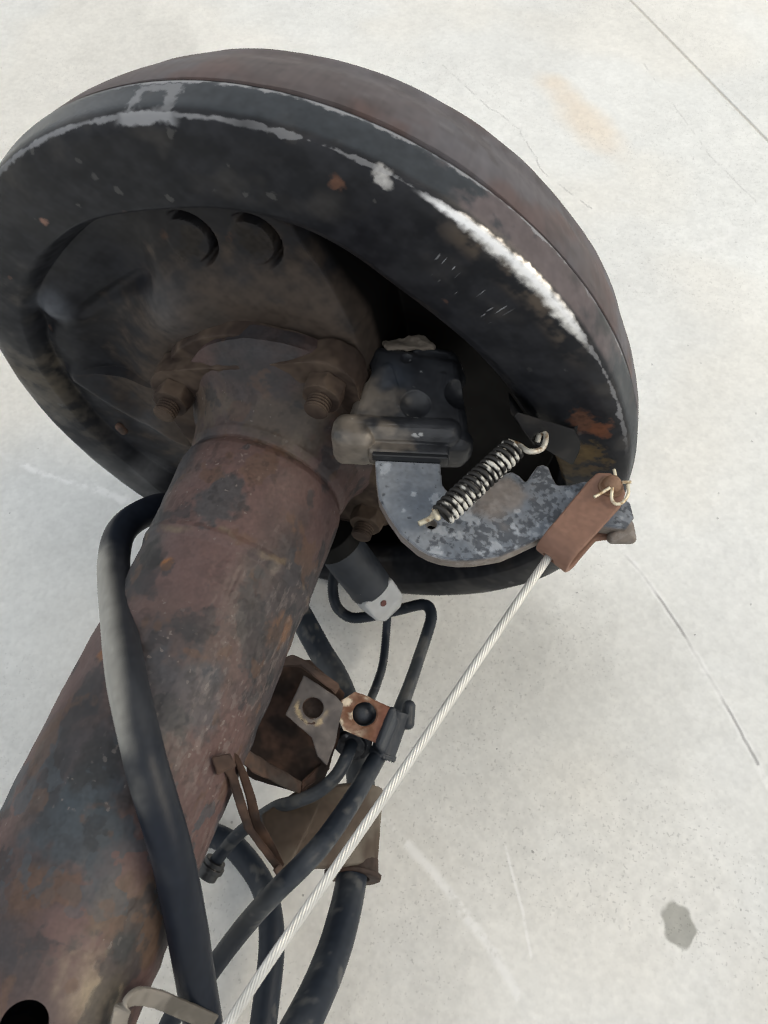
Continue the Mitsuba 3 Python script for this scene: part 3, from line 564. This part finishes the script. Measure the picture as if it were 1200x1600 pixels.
def plate_xy(g, z0, z1, b=.0007):
    cs = lambda q: m3.CrossSection([np.array(r.coords)[:-1].tolist() for r in [q.exterior, *q.interiors]], m3.FillRule.EvenOdd)
    return cs(g).extrude(z1 - z0 - 2 * b).translate([0, 0, z0 + b]) + cs(g.buffer(-b * .5)).extrude(z1 - z0 - b).translate([0, 0, z0 + b * .5]) + cs(g.buffer(-b)).extrude(z1 - z0).translate([0, 0, z0])
put(AX + '__brake_lever', finish(plate_xy(lv, .1838, .1900) + plate_xy(tail, .1840, .1898), .0010, 0, .0002, 300, 2), 'lever_paint', smooth=30, label='blue-grey hooked brake lever with flaking paint')
lever_stub = hull([(.1500, -.0265, .1865), (.1520, -.0310, .1850), (.1455, -.0330, .1850)], .0022)
put(AX + '__brake_lever__stop_lug', finish(lever_stub, .001, 1), 'lever_paint', smooth=True)

# brackets under the tube: a channel with two tabs for lines
AW = np.array([-.163, .254, -.953])                       # roughly downwards and away along the tube
br = prism([(.0300, -.1030, .1440), (.0383, -.0985, .1458), (.0428, -.0982, .1428), (.0562, -.0979, .1277), (.0573, -.0995, .1266), (.0577, -.1040, .1262), (.0435, -.1023, .1426), (.0330, -.1050, .1445)], AW * .012)
web = prism([(.0230, -.0960, .1180), (.0395, -.0890, .1149), (.0575, -.0965, .1087), (.0603, -.1124, .0997), (.0591, -.1300, .0924), (.0535, -.1385, .0900), (.0270, -.1390, .0942), (.0200, -.1164, .1060)], AW * .003)
br2 = prism([(.0300, -.1355, .1310), (.0349, -.1357, .1259), (.0524, -.1361, .1038), (.0530, -.1411, .1031), (.0363, -.1421, .1266), (.0300, -.1410, .1330)], AW * .004)
web += prism([(.0524, -.1361, .1038), (.0530, -.1411, .1031), (.0570, -.1320, .0960), (.0600, -.1250, .0924), (.0560, -.1250, .096)], AW * .003)
put(AX + '__line_bracket', finish(web, .0018, 0, .0022, 130, 7), 'dark_rust', smooth=30, label='dark rusty channel bracket under the tube')
for q in (br, br2): put(AX + '__line_bracket__flange', finish(q, .0018, 0, .0012, 220, 3), 'bracket_rust', smooth=30)
g = prism([(.0426, -.1007, .1308), (.0574, -.1039, .1263), (.0610, -.1056, .1247), (.0619, -.1194, .1164), (.0612, -.1284, .1113), (.0564, -.1263, .1134), (.0521, -.1206, .1175), (.0395, -.1163, .1223)], AW * .0030, [((.0495, -.1106, .1238), .0044, 1.0)])
put(AX + '__line_bracket__grey_tab', finish(g, .0022, 0, .0006, 260, 5), 'tab_grey', smooth=30, label='grey bracket tab with a rust-filled bolt hole')
cup = rod(np.array([.0495, -.1106, .1238]) + AW * .0075, np.array([.0495, -.1106, .1238]) + AW * .0055, .0068, 24) + (rod(np.array([.0495, -.1106, .1238]) + AW * .0060, np.array([.0495, -.1106, .1238]) + AW * .0016, .0066, 28) - rod(np.array([.0495, -.1106, .1238]) + AW * .0070, np.array([.0495, -.1106, .1238]) + AW * .0010, .0041, 28))
put(AX + '__line_bracket__grey_tab__hole_rust'.replace('__grey_tab__', '__'), finish(cup, .001, 0, .0010, 400, 2), 'bracket_rust', smooth=30)
o = prism([(.0642, -.0994, .1253), (.0703, -.0994, .1242), (.0806, -.1005, .1217), (.0791, -.1142, .1140), (.0637, -.1138, .1170), (.0586, -.1090, .1208), (.0595, -.1040, .1235)], AW * .0042, [((.0703, -.1058, .1205), .0050)])
# clip bracket of two thin leaves
A_ = [(.0332, -.1492, .1675), (.0369, -.1484, .1662), (.0397, -.1515, .1603), (.0434, -.1573, .1504), (.0470, -.1627, .1407), (.0582, -.1697, .1253), (.0580, -.1725, .1237), (.0446, -.1637, .1418), (.0408, -.1583, .1515), (.0372, -.1524, .1615)]
B_ = [(.0346, -.1447, .1629), (.0370, -.1444, .1603), (.0411, -.1480, .1528), (.0444, -.1522, .1450), (.0475, -.1582, .1363), (.0529, -.1627, .1291), (.0591, -.1695, .1205), (.0585, -.1716, .1194), (.0481, -.1637, .1306), (.0441, -.1594, .1374), (.0416, -.1537, .1458), (.0378, -.1485, .1554)]
H_ = [(0.0324, -0.1496, 0.1733), (0.037, -0.147, 0.1729), (0.0393, -0.1491, 0.17), (0.0349, -0.1532, 0.1696)]
AV = np.array([-.21, .12, -.97])
put(AX + '__clip_bracket', finish(prism(A_, AV * .007, grow=.0003) + prism(B_, AV * .006, grow=.0002) + prism(H_, AV * .006, grow=.0004) + prism([(.0580, -.1695, .1265), (.0593, -.1700, .1205), (.0578, -.1735, .1200), (.0570, -.1725, .1262)], AV * .006), .002, 0, .0006, 300, 4), 'bracket_rust', smooth=30, label='thin folded clip bracket of two rusty leaves')
# conduit bracket: a folded sheet that ends in a sleeve with a flared collar
S0, S1, S2 = np.array([.0729, -.1242, .0659]), np.array([.0765, -.1397, .0645]), np.array([.0801, -.1550, .0666])
sh = m3.Manifold.batch_hull([rod(S0, S2, .0105, 40), hull([(.046, -.148, .0945), (.055, -.137, .0905), (.0565, -.1685, .1050), (.0640, -.1320, .0800)], .0016, 12)])
sh2 = hull([(.0420, -.1530, .1010), (.0500, -.1400, .0930), (.0580, -.1700, .1080), (.0480, -.1620, .1060), (.060, -.1325, .0857)], .0014, 12)
sh = sh + sh2 + hull([(.0490, -.1500, .0925), (.0600, -.1440, .0830), (.0700, -.1400, .0735)], [.0045, .0062, .0095], 24) - rod(S0 - (S1 - S0), S2 + (S2 - S1), .0085, 40)
sh -= rod((.060, -.170, .080), (.076, -.176, .060), .012, 32)
put(AX + '__conduit_bracket', finish(sh, .0022, 2, .0008, 160, 6), 'dusty_sheet', smooth=35, label='dusty brown bracket that holds the hose in a sleeve')
dS = (S2 - S1) / np.linalg.norm(S2 - S1)
col = rod(S2 - dS * .002, S2 + dS * .005, .0106, 40, .0112) + rod(S2 + dS * .0045, S2 + dS * .0064, .0126, 40, .0122) - rod(S2 - dS * .01, S2 + dS * .01, .0074, 40)
put(AX + '__conduit_bracket__collar', finish(col, .0015, 1, .0006, 260, 6), 'bracket_rust', smooth=35)
# bent flat strap at the lower end of the tube
US = spline([(0.0366, -0.2303, 0.1677), (0.0361, -0.225, 0.1709), (0.0362, -0.221, 0.1717), (0.0379, -0.2186, 0.1684), (0.0418, -0.2183, 0.1608), (0.0481, -0.2194, 0.1497), (0.0571, -0.2207, 0.1391)], 10)
t_, a_, b_ = frames(US); wv = np.array([.25, .95, .1]); secs = []
for p, t in zip(US, t_):
    wdir = wv - t * (wv @ t); wdir /= np.linalg.norm(wdir); nn = np.cross(t, wdir)
    secs.append([p + wdir * a + nn * b for a, b in ((-.0026, -.0008), (.0026, -.0008), (.0026, .0008), (-.0026, .0008))])
us = m3.Manifold()
for s0, s1 in zip(secs[:-1], secs[1:]): us += m3.Manifold.hull_points(np.array(s0 + s1, np.float32))
put(AX + '__end_strap', finish(us, .0015, 1, .0005, 300, 3), 'strap_metal', smooth=30, label='bent flat steel strap on the lower end of the tube')

# ------------------------------------------------------------------ return spring
SPR = thing('return_spring', 'small black coil spring flecked with white paint above the brake lever', 'spring')
a, b = np.array([.1022, -.0185, .2062]), np.array([.0836, -.0525, .2020]); ax = (b - a) / np.linalg.norm(b - a)
turns = 17.0; n = int(turns * 36); k = np.arange(n + 1) / n
x = np.cross(ax, [0, 0, 1]); x /= np.linalg.norm(x); yv = np.cross(ax, x)
Rc = .0041 * (1 - .10 * (np.abs(k - .5) * 2) ** 8)
ctr = a + (b - a) * k[:, None]; ph = 2 * np.pi * turns * k
hel = ctr + Rc[:, None] * (np.cos(ph)[:, None] * x + np.sin(ph)[:, None] * yv)
put(SPR + '__coil', sweep(hel, .00088, 10), 'spring_paint', smooth=True)
up_ = spline([hel[0], a - ax * .002 + yv * .001, (.1075, -.0215, .2095), (.1118, -.0180, .2085), (.1120, -.0120, .2085), (.1098, -.0100, .2070), (.1095, -.0120, .2040)], 10)
put(SPR + '__upper_hook', sweep(up_, .00105, 10), 'hook_wire', smooth=True)
lo_ = spline([hel[-1], b + ax * .0020 - yv * .001, (.0806, -.0508, .1990), (.0797, -.0498, .1950), (.0792, -.0500, .1938), (.0757, -.0535, .1936)], 10)
put(SPR + '__lower_hook', sweep(lo_, .00105, 10), 'zinc_wire', smooth=True)

# ------------------------------------------------------------------ parking brake cable with its clevis
CB = thing('brake_cable', 'bare twisted steel cable with a brown clevis running down from the brake lever', 'cable')
cp = spline([(.1285, -.0385, .1885), (.1257, -.0444, .1872), (.1086, -.0955, .1852), (.0937, -.1403, .1840), (.0787, -.1826, .1796), (.0734, -.1977, .1788), (.0671, -.2158, .1741), (.0643, -.2238, .1711), (.0560, -.2480, .1600), (.046, -.310, .128), (.040, -.420, .090)], 40)
seg_ = np.r_[0, np.cumsum(np.linalg.norm(np.diff(cp, axis=0), axis=1))]; un = np.linspace(0, seg_[-1], 1100)
cp = np.stack([np.interp(un, seg_, cp[:, i]) for i in range(3)], 1); t_, a_, b_ = frames(cp)
ropes = [sweep(cp, .00095, 8)]
for i in range(9):
    ph = -un * 2 * np.pi / .0210 + i * 2 * np.pi / 9
    ropes.append(sweep(cp + .00112 * (np.cos(ph)[:, None] * a_ + np.sin(ph)[:, None] * b_), .00044, 8))
put(CB + '__twisted_wire', trimesh.util.concatenate(ropes), 'cable_steel', smooth=True)
# clevis: strap folded over the lever's end, two leaves joined by a round bend
pin = np.array([.1395, -.0190, .0]); tip = np.array([.1235, -.0510, 0]); cd = (tip - pin) / np.linalg.norm(tip - pin); cn = np.array([-cd[1], cd[0], 0])
E0, E1 = np.array([.1310, -.0538, 0]), np.array([.1190, -.0475, 0]); E0, E1 = E0 - cd * .0078, E1 - cd * .0078
leaf = Polygon([(.1340, -.0139), (.1386, -.0125), (.1433, -.0150), (.1455, -.0200), (.1447, -.0260), (.1420, -.0318), tuple((E0 + cd * .0012)[:2]), tuple((E1 + cd * .0012)[:2]), (.1314, -.0186)]).buffer(.0006).buffer(-.0006)
lower = Polygon([(.1350, -.0139), (.1386, -.0125), (.1433, -.0150), (.1475, -.0230), (.1455, -.0320), (.1400, -.0345), tuple((E0 + cd * .0012)[:2]), tuple((E1 + cd * .0012)[:2]), (.1314, -.0186)])
cl = plate_xy(leaf, .1950, .1972, .0005) + plate_xy(lower, .1815, .1836, .0005)
ed = np.array([-.464, -.886, 0]) * -1
ed = np.array([(E1 - E0)[1], -(E1 - E0)[0], 0]); ed = ed / np.linalg.norm(ed)
if ed @ cd < 0: ed = -ed
zc, ro, ri = .18935, .00785, .0057
bend = rod(E0 + [0, 0, zc], E1 + [0, 0, zc], ro, 48) - rod(E0 + [0, 0, zc] + (E0 - E1), E1 + [0, 0, zc] + (E1 - E0), ri, 48)
keep = m3.Manifold.hull_points(np.array([q + ed * s - np.array([0, 0, z]) for q in (E0 + (E0 - E1), E1 + (E1 - E0)) for s in (-.0002, .03) for z in (-.16, -.22)], np.float32))
bend = bend ^ keep
hp = np.array([.1257, -.0444, .1872]); hd = np.array([-.316, -.946, -.03]); bend -= rod(hp - hd * .006, hp + hd * .04, .0024, 24)
cl = cl + bend
put(CB + '__clevis', finish(cl, .0016, 3, .0003, 260, 5), 'clevis_rust', smooth=35, label='plain brown folded clevis')
pn = rod([.1398, -.0192, .180], [.1398, -.0192, .1990], .0036, 28) + ball([.1398, -.0192, .1990], .0036, 20) + rod([.1398, -.0192, .1972], [.1398, -.0192, .1980], .0046, 28)
put(CB + '__clevis__pin', finish(pn, .0008, 2, .0006, 400, 2), 'pin_rust', smooth=True)
c0 = np.array([.1398, -.0192, .2005])
ct1 = spline([c0 + (.0005, -.0005, .0005), c0 + (.0002, -.0035, 0), c0 + (.0008, -.0068, -.001), c0 + (.0026, -.0084, -.001), c0 + (.0048, -.0070, -.0008), c0 + (.0060, -.0034, 0), c0 + (.0052, .0004, .0006)], 8)
ct2 = spline([c0 + (-.0008, -.0030, .0004), c0 + (-.0030, -.0055, 0), c0 + (-.0056, -.0084, -.0002)], 8)
ct3 = spline([c0 + (.0004, .0030, .0002), c0 + (-.0006, .0055, .0004)], 6)
ct4 = spline([c0 + (.0030, .0006, .0004), c0 + (.0062, .0016, .0006)], 6)
put(CB + '__clevis__cotter_pin', trimesh.util.concatenate([sweep(c, .00062, 10) for c in (ct1, ct2, ct3, ct4)]), 'zinc_wire', smooth=True)

# ------------------------------------------------------------------ hoses and lines
H1 = spline([(-.0476, -.0284, .1027), (-.0477, -.0454, .1338), (-.0521, -.0653, .1464), (-.0421, -.0870, .1589), (-.0172, -.1170, .1803), (.0023, -.1388, .1968), (.0162, -.1563, .1964), (.0218, -.1638, .1939), (.0335, -.1798, .1824), (.0419, -.1963, .1643), (.0490, -.2144, .1407), (.0554, -.2296, .1248), (.0600, -.2480, .1080), (.066, -.310, .062), (.070, -.420, .022)], 14)
H1 = np.vstack([spline([(-.010, -.010, .060), (-.035, -.018, .080), (-.0476, -.0284, .1027)], 10)[:-1], H1])
k = put('thick_hose', sweep(H1, .0064, 40, wob=.0004), 'dusty_hose_rubber', smooth=True, label='thick black hose with grey dust draped over the axle tube', cat='hose')
H2 = spline([(-.030, -.012, .052), (-.012, -.0219, .0473), (.0118, -.0442, .0475), (.0286, -.0600, .0470), (.0429, -.0728, .0486), (.0564, -.0905, .0534), (.0660, -.1087, .0587), (.0725, -.1225, .0655), (.0765, -.1397, .0645), (.0801, -.1550, .0666), (.0830, -.1700, .0800), (.0845, -.1859, .0923), (.0844, -.1985, .1025), (.0832, -.2103, .1135), (.0809, -.2220, .1187), (.0780, -.240, .122), (.068, -.310, .112), (.050, -.420, .080)], 14)
put('sleeved_hose', sweep(H2, .0066, 40, wob=.0004, seed=3), 'hose_rubber', smooth=True, label='thick black hose passing through the dusty sleeve bracket to the bottom edge', cat='hose')
H3 = spline([(-.030, -.1500, .0075), (-.0078, -.1590, .0068), (.0045, -.1580, .0066), (.0170, -.1610, .0066), (.0345, -.1715, .0090), (.0456, -.1842, .0183), (.0521, -.1979, .0208), (.0573, -.2161, .0245), (.0616, -.2340, .0274), (.064, -.260, .028), (.062, -.330, .018), (.050, -.420, .0075)], 14)
put('looped_hose', sweep(H3, .0061, 40, wob=.0004, seed=5), 'hose_rubber', smooth=True, label='black hose curling out from under the tube onto the floor', cat='hose')

BL = thing('brake_line', 'thin black bent brake line held by a rusty orange tab', 'pipe')
P4 = np.array([(.0150, .010, .060, .0031), (.0198, -.0031, .0466, .0031), (.0192, -.0117, .0382, .0031), (.0200, -.0171, .0326, .0031), (.0235, -.0236, .0281, .0031), (.0284, -.0267, .0254, .0031), (.0350, -.0278, .0248, .0031), (.0429, -.0258, .0268, .0031), (.0527, -.0225, .0317, .0031), (.0631, -.0196, .0385, .0031), (.0721, -.0183, .0470, .0031), (.0771, -.0195, .0501, .0031), (.0801, -.0243, .0514, .0031), (.0809, -.0310, .0521, .0032), (.0807, -.0522, .0561, .0032), (.0809, -.0751, .0697, .0033), (.0806, -.1004, .0901, .0034), (.0785, -.1145, .0940, .0038),
               (.0756, -.1367, .1109, .0039), (.0724, -.1560, .1295, .0039), (.0681, -.1677, .1363, .0039), (.0607, -.1791, .1299, .0039), (.0521, -.1902, .1109, .0039), (.0441, -.2026, .0923, .0039), (.0385, -.2138, .0820, .0039), (.0332, -.2246, .0732, .0039), (.028, -.235, .066, .0039), (.022, -.290, .048, .0039), (.018, -.420, .040, .0039)])
Q4 = spline(P4, 12)
put(BL + '__pipe', sweep(Q4[:, :3], Q4[:, 3], 20, wob=.0003, seed=6), 'hose_rubber', smooth=True)
put(BL + '__orange_tab', finish(o, .0018, 0, .0009, 300, 7), 'tab_orange', smooth=30, label='octagonal orange rusted tab with a round hole')
c1, c2 = np.array([.0817, -.0937, .0990]), np.array([.0800, -.1135, .0925]); cdv = (c2 - c1) / np.linalg.norm(c2 - c1)
lug = rod(c1, c2, .0056, 28) + rod(c2 - cdv * .002, c2, .0063, 28) + hull([(.0806, -.1010, .1205), (.0791, -.1135, .1145), (.0815, -.1000, .0960), (.0800, -.1120, .0930)], .0017, 12) + hull([c1 + (.004, .003, .0), c1 + (.0055, -.004, -.001)], .003, 12)
put(BL + '__clamp_sleeve', finish(lug, .0013, 3, .0005, 200, 4), 'sensor_rubber', smooth=True)

bu = np.array([.0697, -.1052, .1205]); put(BL + '__bushing', finish(rod(bu + AW * .0195, bu + AW * .0065, .0066, 32) + ball(bu + AW * .0075, .0052, 24), .0012, 3), 'sensor_rubber', smooth=True)

WS = thing('speed_sensor', 'black rubber sensor plug with silver end and thin black lead', 'sensor')
s0, s1 = np.array([.0249, -.0163, .0907]), np.array([.0446, -.0222, .0612]); sd = (s1 - s0) / np.linalg.norm(s1 - s0)
put(WS + '__rubber_sleeve', finish(hull([s0 + sd * .004, s1 - sd * .002], .0015) + rod(s0 + sd * .002, s1 + sd * .001, .0121, 40, .0118) , .0014, 5, .0006, 120, 3), 'sensor_rubber', smooth=True)
put(WS + '__sleeve_cap', finish(rod(s0 - sd * .004, s0 + sd * .004, .0118, 40, .0128), .0012, 3), 'black_hole', smooth=True)
px_ = np.cross(sd, AW); px_ /= np.linalg.norm(px_); pz_ = np.cross(sd, px_)
if pz_ @ AW > 0: pz_ = -pz_
C_ = lambda a, b, c: s1 + sd * a + px_ * b + pz_ * c
cn_ = hull([C_(a, b, c) for a, w, h in ((.001, .0088, .0082), (.0125, .0086, .0078), (.0190, .0052, .0050)) for b in (-w, w) for c in (-h, h)], .0016, 16)
cn_ -= hull([C_(.0190, -.0035, .0064), C_(.0190, .0025, .0064)], .0006, 10)
put(WS + '__connector', finish(cn_, .0011, 1), 'silver_plastic', smooth=40, label='silver plastic end with a small red-brown screw')
put(WS + '__connector__screw', finish(rod(C_(.0072, -.0015, .0090), C_(.0072, -.0015, .0102), .0018, 20), .0007, 1), 'screw_rust', smooth=30)
lead = spline([tuple(C_(.015, .001, 0)), (.0540, -.0205, .0300), (.0560, -.0290, .0190), (.0600, -.0474, .0227), (.0613, -.0617, .0307), (.0617, -.0761, .0409), (.0627, -.0944, .0617), (.0655, -.1080, .0900), (.0667, -.1197, .1025), (.0652, -.1297, .1051), (.0596, -.1381, .1036), (.0517, -.1441, .1015), (.0440, -.1478, .0961), (.0349, -.1547, .0844), (.0282, -.1616, .0757), (.0240, -.1696, .0718), (.0214, -.1754, .0689)], 14)
lr = np.interp(np.arange(len(lead)) / len(lead), [0, .4, .5, 1], [.00235, .0024, .0028, .0028])
put(WS + '__lead', sweep(lead, lr, 18, wob=.0002, seed=8), 'hose_rubber', smooth=True)
gm = np.array([.0660, -.1120, .0945]); gd = np.array([.05, -.75, .65]); gd /= np.linalg.norm(gd)
gr = rod(gm - gd * .004, gm + gd * .003, .0070, 28, .0062) + rod(gm - gd * .001, gm + gd * .001, .0086, 28)
put(WS + '__grommet', finish(gr, .0011, 3, .0014, 260, 3), 'boot_rubber', smooth=True)
put(WS + '__end_plug', finish(rod((.0226, -.1722, .0702), (.0204, -.1795, .0672), .0047, 24) + rod((.0220, -.1742, .0694), (.0214, -.1762, .0686), .0056, 24), .0011, 2), 'black_plastic', smooth=True)
